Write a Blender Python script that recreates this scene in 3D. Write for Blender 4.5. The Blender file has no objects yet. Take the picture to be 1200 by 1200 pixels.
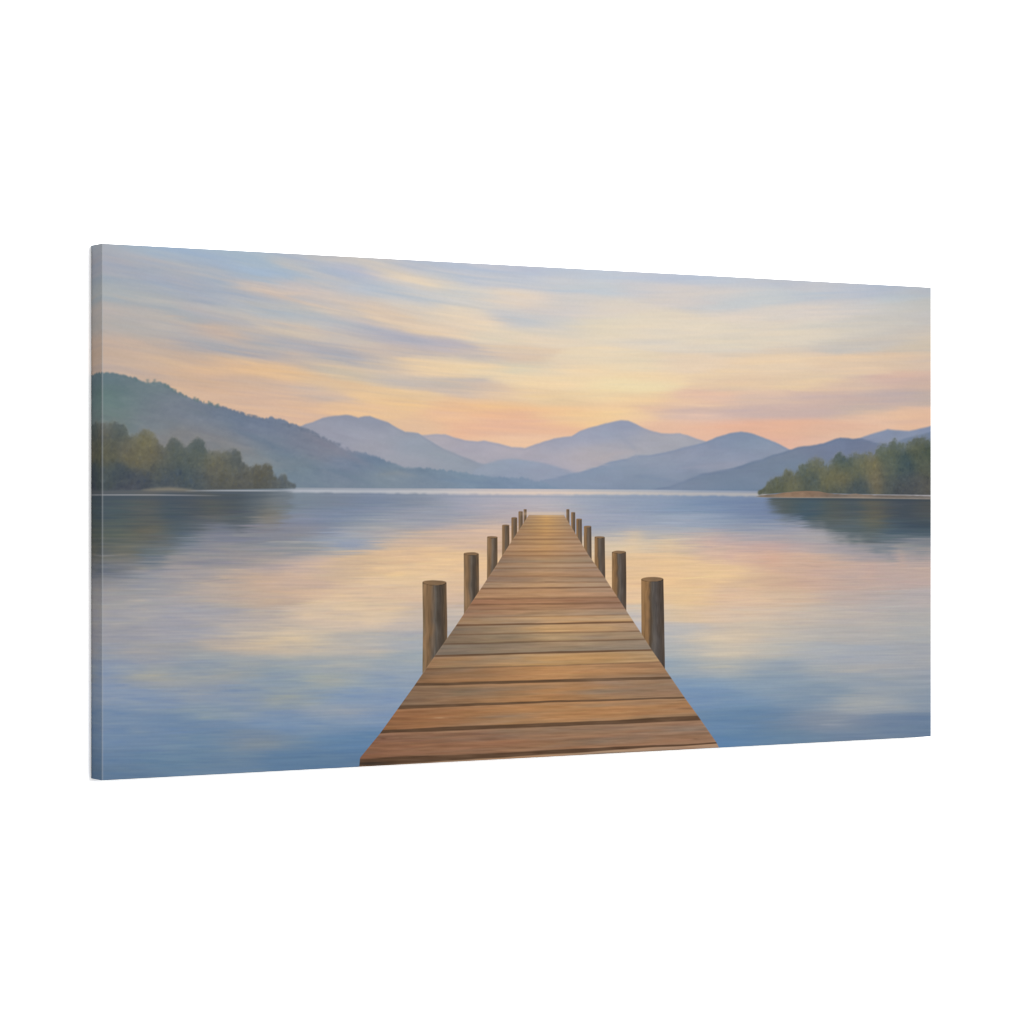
# A gallery-wrapped canvas print (2 : 1) hung on a bright white wall.
# The print itself is flat: its picture is computed here, procedurally, in the
# canvas' own plane (canvas millimetres) and stored as the ink colour of the cloth.
import bpy, math
import numpy as np

rng = np.random.default_rng(7)

# ------------------------------------------------------------------ sizes
CW, CH, CD = 1.22, 0.61, 0.0301        # canvas width, height, depth (m)
HANG = 1.25                            # height of the canvas' lower edge (m)
EXPO = 2.5                             # light on the wall relative to a mid exposure
NW, NH = 1640, 820                     # resolution of the computed print

# Points of the design were read off the photograph; this turns them into the
# canvas plane: s = metres/CH from the left fold, h = metres/CH above the middle.
F_, LX, LZ, UX, UZ = 3395.0, -0.76407, 5.3975, 0.84896, 0.52847
def design_xy(s, h):
    d = LZ + UZ*s
    return 600 + F_*(LX + UX*s)/d, 600 - F_*h/d

ss = (np.arange(NW)+0.5)/NW*2.0
hh = 0.5-(np.arange(NH)+0.5)/NH
S, Hh = np.meshgrid(ss, hh)
X, Y = design_xy(S, Hh)
X = X.astype(np.float32); Y = Y.astype(np.float32)

# ------------------------------------------------------------------ helpers
def up(a, n, axis):
    m = a.shape[axis]
    t = np.linspace(0, m-1.0001, n); i = np.floor(t).astype(int); f = t-i
    f = f*f*(3-2*f)
    sh = [1]*a.ndim; sh[axis] = n; f = f.reshape(sh)
    return np.take(a, i, axis)*(1-f) + np.take(a, np.minimum(i+1, m-1), axis)*f
def noise(nx, ny, seed):
    a = np.random.default_rng(seed).uniform(-1, 1, (max(ny, 2), max(nx, 2)))
    return up(up(a, NH, 0), NW, 1).astype(np.float32)
def fbm(nx, ny, seed, octv=3, gain=0.55):
    t = 0; g = 1.0; n = 0
    for o in range(octv):
        t = t + g*noise(int(nx*2**o)+1, int(ny*2**o)+1, seed+o); n += g*g; g *= gain
    return t/math.sqrt(n)
def lattice(a, b, seed):
    """smooth value noise at arbitrary coordinates"""
    g = np.random.default_rng(seed).uniform(-1, 1, (256, 256)).astype(np.float32)
    i = np.floor(a).astype(int); j = np.floor(b).astype(int); u = a-i; v = b-j
    u = u*u*(3-2*u); v = v*v*(3-2*v); i &= 255; j &= 255; i1 = (i+1) & 255; j1 = (j+1) & 255
    return ((g[j, i]*(1-u)+g[j, i1]*u)*(1-v)+(g[j1, i]*(1-u)+g[j1, i1]*u)*v).astype(np.float32)
def sstep(a, b, x):
    t = np.clip((x-a)/(b-a), 0, 1); return t*t*(3-2*t)
def blur(a, k):
    if k < 1: return a
    w = np.exp(-0.5*(np.arange(-3*k, 3*k+1)/k)**2); w /= w.sum()
    r = 3*k
    def one(b, ax):
        pad = [(0, 0)]*b.ndim; pad[ax] = (r, r); p = np.pad(b, pad, mode='edge')
        out = 0
        for j, wj in enumerate(w):
            sl = [slice(None)]*b.ndim; sl[ax] = slice(j, j+b.shape[ax]); out = out + wj*p[tuple(sl)]
        return out
    return one(one(a, 0), 1)
def mix(img, col, m):
    m = m[..., None]; img *= (1-m); img += m*np.asarray(col, np.float32)
    return img
def field(pts, sx, sy, far=0.002, wind=None):
    """soft colour field through scattered colour notes, any place on the canvas"""
    P = np.array(pts, np.float32)
    q = 4; x = X[::q, ::q]; y = Y[::q, ::q]
    if wind is not None: y = wind(x, y)
    acc = np.zeros(x.shape+(3,), np.float32); wt = np.zeros(x.shape, np.float32)
    for px, py, r, g, b in P:
        if wind is not None: py = wind(px, py)
        d2 = ((x-px)/sx)**2 + ((y-py)/sy)**2
        w = np.exp(-0.5*d2) + far/(1+d2)**1.5
        acc += w[..., None]*np.array((r, g, b), np.float32); wt += w
    a = acc/wt[..., None]
    def lin(a, n, axis):
        m = a.shape[axis]; t = np.clip((np.arange(n)+0.5)/q-0.5/q, 0, m-1.0001)
        i = np.floor(t).astype(int); f = t-i; sh = [1]*a.ndim; sh[axis] = n; f = f.reshape(sh)
        return np.take(a, i, axis)*(1-f)+np.take(a, np.minimum(i+1, m-1), axis)*f
    return lin(lin(a, NH, 0), NW, 1).astype(np.float32)
def remap(img, dx, dy):
    """pull the paint sideways: sample img at offset (dx,dy) print pixels"""
    jj, ii = np.meshgrid(np.arange(NW), np.arange(NH))
    x = np.clip(jj+dx, 0, NW-1.001); y = np.clip(ii+dy, 0, NH-1.001)
    x0 = x.astype(int); y0 = y.astype(int); fx = (x-x0)[..., None]; fy = (y-y0)[..., None]
    a = img[y0, x0]*(1-fx)+img[y0, x0+1]*fx
    b = img[y0+1, x0]*(1-fx)+img[y0+1, x0+1]*fx
    return (a*(1-fy)+b*fy).astype(np.float32)
def streak(img, pts, width, col, alpha, soft=1.0):
    """one soft tapering stroke along a polyline of design points"""
    pts = np.array(pts, np.float32)
    x0, x1 = pts[:, 0].min(), pts[:, 0].max()
    yc = np.interp(X, pts[:, 0], pts[:, 1])
    t = np.clip((X-x0)/max(x1-x0, 1), 0, 1)
    end = np.where((X < x0) | (X > x1), 0, np.clip(4*t*(1-t), 0, 1)**0.6)
    m = np.exp(-0.5*((Y-yc)/(width*(0.45+0.55*end)+1e-3))**2)*end*alpha
    return mix(img, col, m)
# design px -> print px
def to_print(x, y):
    k = (x-600)/F_
    s = (k*LZ-LX)/(UX-k*UZ); d = LZ+UZ*s; h = (600-y)*d/F_
    return s/2*NW-0.5, (0.5-h)*NH-0.5
def brush(img, n, lmin, lmax, wmin, wmax, alpha, jit, flow, where, seed, src=None):
    """re-lay the paint with n separate bristly strokes that take their colour from what is there"""
    r = np.random.default_rng(seed)
    ys, xs = np.nonzero(where[::2, ::2]); 
    if len(ys) == 0: return img
    src = img.copy() if src is None else src
    pick = r.integers(0, len(ys), n)
    for k in pick:
        cx, cy = xs[k]*2+r.uniform(0, 2), ys[k]*2+r.uniform(0, 2)
        L = r.uniform(lmin, lmax); W = r.uniform(wmin, wmax)
        ang = flow(cx, cy) + r.normal(0, 0.05)
        c, s_ = math.cos(ang), math.sin(ang)
        hx = int(abs(c)*L+abs(s_)*W*2.5+2); hy = int(abs(s_)*L+abs(c)*W*2.5+2)
        x0, x1, y0, y1 = int(cx-hx), int(cx+hx)+1, int(cy-hy), int(cy+hy)+1
        x0 = max(x0, 0); y0 = max(y0, 0); x1 = min(x1, NW); y1 = min(y1, NH)
        if x1-x0 < 2 or y1-y0 < 2: continue
        gx = np.arange(x0, x1)[None, :]-cx; gy = np.arange(y0, y1)[:, None]-cy
        a = (gx*c+gy*s_)/L; b = (-gx*s_+gy*c)/W
        m = np.clip(1-a*a, 0, 1)**0.7*np.exp(-b*b)*alpha*r.uniform(0.5, 1)
        m = m*where[y0:y1, x0:x1]
        col = src[min(int(cy), NH-1), min(int(cx), NW-1)]*(1+r.normal(0, jit))+r.normal(0, jit*90, 3)
        reg = img[y0:y1, x0:x1]
        reg *= (1-m[..., None]); reg += m[..., None]*col.astype(np.float32)
    return img

# ------------------------------------------------------------------ colour notes
SKY = """122 290 170 172 182,140 292 168 176 192,170 292 165 180 200,200 296 160 178 205,240 299 165 180 203,280 302 167 183 203,310 306 168 182 200,340 300 178 183 200,370 302 184 187 197,400 303 190 188 192,430 306 197 194 194,450 310 192 191 198,470 312 185 188 205,500 312 182 186 203,540 313 188 192 210,580 315 188 192 212,620 317 190 192 210,660 320 193 196 210,700 322 193 198 212,740 323 195 198 213,780 325 192 195 212,820 327 190 195 213,860 330 195 198 208,900 331 190 192 203,950 333 192 193 203,1000 337 190 192 205,1035 339 180 185 203,1080 341 182 184 192,
125 300 172 172 182,150 303 178 176 182,180 308 172 174 188,210 305 168 178 198,235 312 175 178 190,260 310 165 178 203,300 318 163 182 208,330 320 163 178 203,345 312 190 190 190,370 315 186 188 196,395 318 180 184 205,420 315 182 184 207,440 308 200 198 192,450 315 205 198 188,470 322 215 203 188,490 330 218 206 186,500 328 212 204 190,510 320 197 198 202,540 325 192 195 208,570 325 200 199 203,600 325 196 198 207,650 330 200 200 204,700 335 200 203 208,750 335 205 202 203,800 340 212 204 198,850 345 208 203 200,900 345 200 202 204,880 350 200 202 203,950 348 196 198 204,1000 350 198 197 200,1050 350 192 196 200,1085 355 190 190 186,
125 310 168 168 184,150 318 165 170 186,180 318 165 172 190,205 315 178 178 182,230 318 182 180 182,250 322 172 176 188,125 330 166 172 182,160 330 172 174 182,190 330 165 172 190,215 330 172 172 186,240 330 170 175 188,262 335 165 175 195,285 333 192 187 185,300 340 208 190 174,330 345 200 190 185,355 340 212 195 182,380 348 205 195 188,400 345 195 192 192,430 335 185 190 205,450 340 190 194 202,480 335 188 192 205,500 345 200 200 200,530 345 205 204 202,560 350 205 203 200,590 350 222 209 192,615 355 222 207 191,640 360 210 202 196,670 355 208 202 198,700 360 218 208 194,600 372 198 197 200,630 378 202 200 198,
125 345 170 175 180,160 345 174 178 182,200 345 172 175 183,230 345 170 172 186,260 348 168 175 192,290 350 172 175 190,310 355 176 180 188,340 360 178 182 186,365 358 190 188 185,395 365 205 192 180,420 358 212 196 178,440 362 218 198 174,460 370 222 200 172,480 378 226 203 172,495 385 228 205 170,475 355 205 200 194,500 370 215 203 186,545 370 228 210 182,560 372 230 212 184,530 385 228 208 180,580 395 228 212 182,620 395 226 210 184,650 385 222 210 190,700 385 225 212 185,740 380 226 213 188,770 395 222 210 190,800 390 224 212 190,850 395 222 210 188,900 385 222 210 190,950 385 218 208 190,1000 385 210 202 188,1050 380 205 198 185,1085 385 200 192 182,1030 400 200 193 184,1080 402 205 192 172,900 370 218 208 196,950 365 216 206 195,1000 362 208 202 196,1050 365 198 196 192,1085 372 196 192 188,
125 365 186 178 173,160 362 182 178 175,200 365 178 180 182,240 365 182 178 180,270 365 185 185 185,300 370 178 182 188,205 372 176 176 178,190 375 186 178 172,125 385 182 176 170,160 385 180 176 172,200 385 182 178 178,240 388 196 178 165,265 392 200 178 160,290 388 192 180 170,270 375 178 176 180,295 375 198 186 173,320 382 205 188 170,350 388 208 194 174,380 393 205 192 178,410 397 202 192 182,320 372 180 184 190,350 375 178 182 190,390 378 182 184 192,420 390 180 178 184,440 388 185 180 188,460 395 183 178 188,490 400 182 176 186,520 405 190 182 186,545 415 198 184 178,480 410 192 182 180,330 400 172 174 182,300 400 172 172 178,300 412 185 175 172,350 405 180 174 176,380 410 175 170 178,400 415 172 172 182,430 412 200 185 172,470 412 208 188 168,500 425 232 205 165,490 435 236 208 165,520 425 232 208 168,545 428 228 208 172,560 420 215 200 178,600 410 222 200 172,600 420 220 197 170,620 430 215 206 180,650 430 228 208 178,700 420 232 214 180,680 435 238 214 172,740 430 232 214 178,760 440 238 212 168,730 450 236 218 172,800 430 230 208 178,850 440 232 206 168,900 430 230 206 172,870 445 228 200 165,950 445 228 202 165,1000 430 226 200 168,1050 425 220 195 165,1085 425 212 190 168,
125 400 198 176 158,160 405 200 178 158,200 405 190 175 165,225 400 175 172 175,250 405 168 170 178,270 410 172 170 176,240 412 182 172 168,125 415 200 175 152,160 420 202 178 156,200 420 206 180 152,240 420 208 180 152,270 418 210 184 156,300 430 222 186 146,260 430 218 184 148,330 435 222 190 150,125 428 190 172 160,150 432 198 176 158,170 440 205 178 155,210 440 212 180 148,250 445 212 180 150,300 450 210 182 156,350 420 195 180 170,380 425 205 190 168,340 440 228 190 146,380 445 215 192 160,420 440 212 194 164,450 430 200 186 172,460 445 200 188 176,480 446 200 188 178,500 449 198 186 174,525 454 202 187 173,550 459 212 191 172,575 461 216 193 170,600 462 225 198 165,620 465 236 206 160,640 450 238 212 168,660 445 238 214 170,700 465 238 212 165,650 468 228 202 158,680 470 230 202 160,
200 460 215 182 152,230 465 218 185 152,260 470 216 182 152,290 470 214 182 155,320 460 215 184 158,330 475 220 186 155,350 485 220 186 156,370 460 207 184 164,400 455 230 196 150,440 460 232 200 154,460 470 232 196 148,500 465 232 200 155,540 475 232 190 148,580 475 234 194 146,600 485 232 186 150,520 490 232 190 152,560 500 232 186 152,490 495 228 192 155,420 480 228 192 152,450 485 232 196 152,610 500 230 184 152,620 515 235 196 160,640 500 232 188 152,660 480 236 196 150,680 490 238 200 152,700 490 240 204 150,720 485 242 212 158,700 478 238 202 158,750 470 236 206 160,770 478 226 192 160,800 475 232 200 165,820 470 228 192 165,800 482 208 182 172,830 490 225 192 170,850 480 208 182 168,870 485 205 180 170,900 480 205 180 170,900 470 218 190 168,950 470 205 180 168,1000 470 200 176 165,1050 465 195 175 168,1085 465 192 174 162,1000 450 215 188 165,1050 445 215 182 162,1085 450 205 178 160,950 482 200 176 168,1000 480 195 178 165,780 500 226 188 160,820 505 228 186 158,850 500 226 181 155,880 500 224 178 152,920 500 226 180 152,920 515 226 180 152,950 505 222 182 155,980 500 220 180 155,1020 490 226 190 162,1060 488 224 188 158,1085 492 222 184 155,960 520 222 184 160,1000 510 224 188 160,740 490 236 200 160,900 520 225 182 160"""
WATER = """345 590 122 135 148,400 590 122 132 148,440 592 120 135 162,480 590 130 140 155,500 600 150 155 168,540 590 158 162 178,580 590 165 165 180,600 585 180 175 182,640 590 180 178 188,640 600 195 180 175,690 590 155 165 182,720 600 140 152 175,760 590 145 158 180,800 595 128 148 175,840 590 120 140 170,880 590 118 135 165,900 600 115 130 162,
350 610 132 138 155,400 605 120 135 160,440 610 148 155 165,480 605 158 160 172,520 612 150 155 170,560 605 155 158 172,700 605 165 168 182,720 620 160 165 180,760 615 150 160 180,800 612 158 168 185,850 610 145 158 178,890 610 120 138 165,900 620 150 155 170,930 620 165 160 168,
330 625 135 135 145,350 640 145 148 150,400 635 150 160 180,450 625 165 165 170,480 630 195 175 158,500 635 215 185 152,540 625 205 178 160,560 615 205 182 165,570 630 222 188 155,590 600 185 170 170,720 640 215 195 165,740 630 190 182 175,760 635 205 190 168,780 625 175 175 178,800 640 205 185 160,830 635 200 175 165,860 635 190 170 165,880 625 165 165 172,900 640 195 165 155,910 655 210 175 150,950 640 178 165 165,960 625 165 162 165,1000 640 160 155 158,1000 625 150 152 158,1030 645 165 155 158,1085 650 165 155 155,
125 690 150 148 152,160 700 160 158 160,200 690 148 150 158,200 705 168 165 168,230 695 180 168 160,250 675 168 160 158,250 690 185 170 158,280 690 195 172 150,300 680 200 172 148,260 655 150 145 148,300 655 165 155 150,320 665 190 170 160,350 680 205 178 155,360 660 205 180 165,400 670 205 180 150,420 660 210 182 148,450 665 225 192 148,480 650 225 190 148,470 680 228 198 155,440 690 218 190 158,490 690 222 192 158,530 660 230 196 150,560 660 228 192 150,540 690 222 190 155,520 720 195 182 170,535 740 180 175 172,530 700 212 185 158,
740 660 228 195 150,760 660 228 192 148,800 660 232 198 148,780 680 232 195 148,800 700 228 195 148,840 670 232 198 152,850 650 215 182 158,870 700 222 190 158,900 680 212 180 148,950 660 205 175 152,950 680 205 172 150,1000 670 195 170 158,1000 680 190 168 156,1050 680 188 168 160,1085 670 192 170 158,920 700 208 182 155,1000 700 190 172 162,1050 705 178 172 170,1085 700 180 170 168,950 720 195 182 168,900 720 210 188 165,1000 720 188 178 170,1080 720 175 172 170,740 700 228 195 155,745 720 200 190 180,738 735 190 185 190,800 720 222 195 155,840 720 218 192 165,750 745 175 178 185,
125 740 158 158 165,160 740 162 160 165,220 740 155 158 172,240 730 165 162 168,280 740 182 175 168,300 735 185 172 162,330 745 205 188 163,350 750 208 190 162,380 745 200 185 165,400 730 205 185 165,420 727 220 197 165,440 720 220 194 159,470 730 200 185 170,490 735 190 178 170,400 750 180 178 172,450 750 178 175 172,490 750 165 172 180,300 755 198 180 157,270 758 185 172 158,340 760 198 183 161,410 762 190 180 168,800 740 188 185 182,830 750 205 192 172,860 745 210 190 165,880 735 205 190 168,920 740 190 182 172,1000 740 180 175 170,1085 745 172 172 172,800 760 170 175 180,840 765 203 191 171,870 765 206 192 170,900 760 185 182 175,960 765 168 172 178,1020 770 162 168 178,1080 765 162 165 172,
125 770 145 155 172,160 768 160 159 163,200 765 158 158 162,240 770 150 160 170,130 785 135 152 178,180 793 164 164 158,200 790 160 164 165,230 785 135 152 172,260 790 156 160 161,290 785 153 160 165,320 787 128 149 168,350 780 163 169 172,400 775 165 170 170,440 780 155 165 175,480 775 158 168 175,300 775 160 165 168,330 800 138 155 172,380 797 158 165 164,440 800 140 158 178,480 795 145 160 178,800 780 140 160 180,840 785 170 172 170,830 780 178 177 171,880 778 160 168 175,920 782 145 158 172,980 783 166 169 172,1020 783 171 169 169,1070 783 166 167 170,1000 790 140 155 172,1085 790 145 155 170,900 795 135 155 175,820 800 127 154 183,1050 800 148 158 169,
130 810 132 150 178,180 820 128 148 175,220 812 146 156 169,280 815 130 148 175,320 812 140 155 168,335 818 148 157 159,260 835 138 155 168,300 835 130 148 172,360 815 146 159 168,400 820 130 155 185,440 820 130 152 182,390 833 146 157 172,420 833 146 157 173,450 840 118 145 180,330 845 118 145 178,130 845 118 142 172,180 850 115 140 170,240 850 112 138 168,380 850 120 145 175,820 820 117 145 179,860 820 113 143 176,900 810 138 158 177,950 810 136 153 169,1000 825 156 162 168,1030 823 161 166 170,950 820 120 143 169,1080 820 137 151 167,860 840 102 134 167,900 845 102 131 163,950 848 130 142 160,980 848 133 144 161,1050 845 110 131 160,1085 850 104 127 155,840 850 104 136 171,840 868 92 131 173,880 862 100 133 166,930 860 102 131 160,1000 858 110 131 157,
130 870 115 140 170,180 870 112 138 168,240 870 105 135 165,290 868 122 139 159,310 872 128 142 155,350 870 108 135 165,400 870 100 135 170,420 870 95 130 168,130 890 102 130 162,200 890 102 132 160,260 890 105 132 160,340 885 92 125 160,380 890 92 125 160,130 905 98 125 155,400 890 90 122 158,
600 700 190 160 130,640 760 170 150 130,620 640 200 170 140"""
def notes(t):
    return [tuple(float(v) for v in p.split()) for p in t.replace('\n', '').split(',') if p.strip()]
def prof(t):
    a = np.array([float(v) for v in t.replace(',', ' ').split()]).reshape(-1, 2); return a[:, 0], a[:, 1]

# ------------------------------------------------------------------ SKY
kx = np.linspace(60, 1130, 600)
slope = np.interp(kx, [60, 119, 300, 450, 560, 680, 850, 1090], [.15, .17, .20, .22, .15, .03, -.03, -.07])
offs = np.concatenate([[0], np.cumsum((slope[1:]+slope[:-1])/2*np.diff(kx))])
def wind(x, y): return y-np.interp(x, kx, offs)*np.interp(y, [290, 400, 470, 540], [1.05, .9, .55, .3])
img = field(notes(SKY), 20, 6.0, wind=wind)
# wind-drawn cloud streaks (design points, half width, colour, strength)
for pts, w, c, a in [
    ([(275, 331), (300, 338), (330, 344), (365, 345)], 2.2, (222, 198, 172), .55),
    ([(290, 336), (312, 343), (345, 352), (400, 366)], 1.6, (220, 192, 165), .45),
    ([(345, 339), (380, 346), (430, 359), (500, 385)], 4.0, (224, 200, 174), .40),
    ([(410, 362), (450, 371), (500, 386), (560, 398)], 3.0, (232, 206, 172), .45),
    ([(315, 303), (345, 313), (385, 324), (430, 336)], 3.2, (198, 193, 188), .50),
    ([(355, 300), (400, 306), (440, 311)], 2.4, (208, 200, 188), .45),
    ([(420, 305), (455, 317), (490, 328), (520, 335)], 4.2, (224, 208, 184), .60),
    ([(460, 322), (490, 331), (530, 341)], 2.0, (230, 212, 182), .40),
    ([(296, 372), (335, 381), (390, 392), (440, 398)], 2.2, (214, 192, 168), .60),
    ([(300, 380), (340, 388), (400, 397)], 1.5, (216, 198, 172), .35),
    ([(310, 361), (345, 368), (400, 379), (470, 390)], 2.6, (174, 180, 192), .35),
    ([(380, 384), (430, 390), (480, 400), (540, 408)], 3.2, (184, 179, 184), .30),
    ([(220, 366), (260, 373), (310, 380), (350, 384)], 1.6, (172, 172, 178), .30),
    ([(215, 398), (250, 404), (290, 411), (345, 416)], 2.6, (168, 168, 178), .45),
    ([(300, 396), (350, 402), (400, 412), (430, 420)], 3.0, (170, 168, 178), .45),
    ([(335, 415), (370, 423), (420, 430)], 1.6, (196, 182, 172), .40),
    ([(190, 371), (206, 371), (222, 374)], 0.9, (206, 182, 160), .45),
    ([(200, 374), (220, 376), (250, 379)], 1.4, (168, 172, 178), .40),
    ([(120, 322), (170, 323), (230, 330), (260, 336)], 2.6, (164, 168, 190), .45),
    ([(125, 298), (170, 303), (220, 316), (262, 330)], 3.0, (184, 180, 184), .40),
    ([(236, 312), (262, 322), (280, 331)], 2.0, (182, 180, 184), .35),
    ([(120, 362), (160, 363), (210, 369)], 2.2, (192, 180, 170), .35),
    ([(240, 384), (262, 392), (300, 396)], 3.0, (204, 180, 160), .35),
    ([(470, 420), (510, 421), (560, 427), (600, 433)], 2.2, (236, 210, 168), .40),
    ([(480, 441), (510, 448), (550, 454), (600, 461)], 2.2, (190, 180, 172), .22),
    ([(470, 444), (500, 446), (530, 451)], 1.4, (186, 180, 176), .20),
    ([(445, 425), (470, 434), (500, 441)], 2.0, (214, 194, 168), .35),
    ([(400, 437), (440, 446), (480, 452)], 2.0, (206, 190, 172), .35),
    ([(300, 432), (340, 437), (400, 449), (460, 458)], 2.4, (232, 192, 144), .45),
    ([(345, 455), (375, 460), (410, 462)], 1.6, (204, 182, 168), .35),
    ([(540, 366), (560, 371), (580, 377)], 1.6, (236, 214, 186), .55),
    ([(572, 347), (590, 351), (625, 357)], 2.4, (228, 210, 188), .45),
    ([(565, 366), (600, 372), (640, 381)], 2.6, (196, 196, 200), .35),
    ([(545, 378), (560, 380), (575, 382)], 1.0, (206, 200, 186), .35),
    ([(560, 416), (590, 418), (640, 424)], 2.2, (220, 194, 168), .40),
    ([(630, 470), (660, 469), (690, 472)], 1.2, (214, 192, 156), .40),
    ([(740, 476), (770, 478), (800, 481)], 1.6, (216, 186, 162), .40),
    ([(775, 480), (800, 481), (835, 477)], 1.8, (198, 174, 170), .50),
    ([(790, 474), (830, 475), (870, 473)], 1.0, (240, 208, 168), .45),
    ([(780, 485), (820, 487), (850, 486)], 1.0, (234, 200, 172), .45),
    ([(850, 483), (890, 478), (930, 472)], 2.6, (200, 176, 170), .45),
    ([(880, 487), (950, 482), (1040, 478)], 3.0, (196, 174, 168), .40),
    ([(930, 474), (1000, 471), (1088, 464)], 3.2, (192, 172, 166), .35),
    ([(740, 416), (765, 416), (785, 414)], 1.4, (214, 202, 178), .35),
    ([(760, 366), (790, 362), (830, 366)], 1.4, (206, 198, 188), .25),
    ([(820, 400), (880, 396), (930, 398)], 1.6, (212, 204, 186), .25),
    ([(960, 378), (1010, 372), (1050, 372)], 2.0, (204, 200, 192), .30),
    ([(980, 405), (1030, 401), (1080, 396)], 1.8, (196, 188, 180), .35),
    ([(1000, 416), (1050, 414), (1088, 411)], 1.6, (218, 194, 168), .35),
    ([(905, 356), (950, 354), (1000, 352)], 2.0, (212, 203, 194), .35),
    ([(990, 348), (1030, 342), (1070, 342)], 1.8, (184, 188, 203), .35),
]:
    img = streak(img, pts, w, c, a)
# slightly ragged paint: drag along the wind
n1 = fbm(18, 60, 11, 3); n2 = fbm(30, 40, 21, 3)
img = remap(img, 6*n1, 1.8*n2)
skymask = np.ones((NH, NW), np.float32)
def flow_sky(cx, cy):
    t = min(cx/NW/0.55, 1.0)
    return (0.26*(1-t)*min(1, (1-cy/(NH*0.42))*1.5+.25) + 0.02) if cy < NH*.45 else 0
skyonly = (Y < 575).astype(np.float32)
img = brush(img, 5200, 14, 60, 1.2, 4.2, .35, .010, flow_sky, skyonly, 3)
Q = wind(X, Y) + 1.5*lattice(X/60, Y/14, 41)
t3 = lattice(X/95, Q/8.5, 42); t1 = lattice(X/48, Q/3.6, 43); t2 = lattice(X/26, Q/1.7, 44); t4 = lattice(X/9, Q/1.0, 45)
ca = np.interp(X, [119, 250, 560, 680, 1090], [.65, 1, .95, .5, .6])*np.interp(Y, [290, 330, 440, 490, 520], [.6, 1, 1, .75, .4])
tt = ca*(.70*t3*np.abs(t3)**.3+.48*t1+.22*t2+.08*t4)
img += tt[..., None]*np.array((11, 5.5, -3.5), np.float32)
img += (ca*(.5*lattice(X/60, Q/5, 46)+.35*lattice(X/20, Q/2, 47)))[..., None]*np.array((3.5, 3.5, 4), np.float32)

lum = img.mean(2, keepdims=True)
sat = np.interp(Y, [290, 440, 500, 530], [.86, .88, .95, .95])[..., None]
warmth = np.clip((img[..., 0:1]-img[..., 2:3])/60, 0, 1)
img = lum+(img-lum)*sat+warmth*np.array((2.0, -.6, 1.5), np.float32)
cool = np.clip((img[..., 2:3]-img[..., 0:1]+4)/24, 0, 1)
img = img+cool*np.array((-2.5, 1.2, 0), np.float32)
# ------------------------------------------------------------------ HILLS
def ridge(xs, ys, rough, seed, fine=0):
    n = fbm(90, 2, seed, 3)[0:1, :]
    y = np.interp(X, xs, ys) + rough*n
    if fine: y = y + fine*.8*fbm(260, 2, seed+50, 2)[0:1, :]
    return y
def hill(img, p, cols, sx, sy, rough, seed, edge=1.9, fine=0, rim=None, x0=None, x1=None, lift=0.0, haze=(0, 0, 0)):
    xs, ys = prof(p)
    yr = ridge(xs, ys, rough, seed, fine)
    m = sstep(-edge, edge, Y-yr)
    if x0 is not None: m = m*sstep(x0-1, x0+1, X)
    if x1 is not None: m = m*(1-sstep(x1-1, x1+1, X))
    f = field(notes(cols), sx, sy)
    f = f*(1+0.016*fbm(40, 40, seed+7, 3))[..., None]+lift+np.array(haze, np.float32)
    if fine: f = f+(lattice((X+Y)/14, (Y-.35*X)/5, seed)*3.2+lattice(X/5, Y/3, seed+1)*2.2+lattice(X/2.2, Y/1.8, seed+2)*1.6)[..., None]*np.array((1.1, 1, .8), np.float32)
    else: f = f+(lattice((X+Y)/22, (Y-.2*X)/6, seed)*1.6+lattice(X/7, Y/3, seed+1)*1.0)[..., None]
    img *= (1-m[..., None]); img += m[..., None]*f
    if rim is not None:
        mix(img, rim, np.exp(-0.5*((Y-yr-1.2)/1.3)**2)*m*.30)
    return img
# far central range
img = hill(img, "300 560 358 512 400 505 440 502 470 508 480 509 495 510 510 508.5 522 509 530 512 545 516 560 517 567 516 585 520 600 524 615 525 630 520 650 514 670 511 680 505 690 501.5 700 499 710 496 720 494 728 492.5 736 493 745 497 755 502 765 505 775 508 785 508 797 508 806 510 815 514 828 518 860 526 940 530",
  "500 515 178 172 178,520 520 172 168 178,560 522 168 166 178,600 530 176 170 178,620 530 172 168 178,650 522 160 162 178,680 512 158 162 180,700 508 156 162 180,730 498 146 154 176,730 510 152 158 176,760 512 166 166 176,790 512 166 166 174,800 518 164 166 176,740 525 168 168 176,690 532 178 172 176,660 540 176 170 178,700 540 174 168 174,720 530 172 170 178,560 540 172 168 178,600 545 165 165 178,640 548 168 166 180",
  18, 8, .3, 101, rim=(150, 152, 172))
img = streak(img, [(725, 512), (738, 520), (748, 530)], 3, (146, 154, 172), .35)
img = streak(img, [(690, 541), (720, 532), (750, 528)], 2.2, (180, 170, 170), .35)
# lavender mountain left of the middle
img = hill(img, "340 530 352 500 358 497 366 495 378 490 390 487.5 405 486 412 487 420 489.5 427 488 433 487.5 440 490 455 495 465 501 475 506 490 507.5 497 512 505 517 520 526 540 534 560 542 580 549 600 553 640 560 700 575",
  "370 500 158 158 174,400 492 150 153 172,435 493 148 152 172,420 510 160 160 176,460 510 156 158 174,390 510 160 160 178,440 525 164 162 176,480 520 152 158 174,500 525 152 158 174,480 540 162 162 176,520 535 152 158 172,540 545 150 156 172,500 545 158 160 175,580 556 148 155 172,430 540 160 160 176",
  16, 8, .3, 131, rim=(140, 144, 163), x1=690, haze=(-3, -1, -4))
# low middle hill
img = hill(img, "535 575 560 548 575 542 590 538 600 537.5 620 540 640 543 650 546 665 551 700 565 720 575",
  "580 545 150 160 176,600 542 146 158 176,640 548 150 158 176,620 555 148 156 174,600 558 138 150 170,650 558 144 154 174", 16, 6, .3, 141, edge=2.2, x0=540, x1=722)
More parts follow.
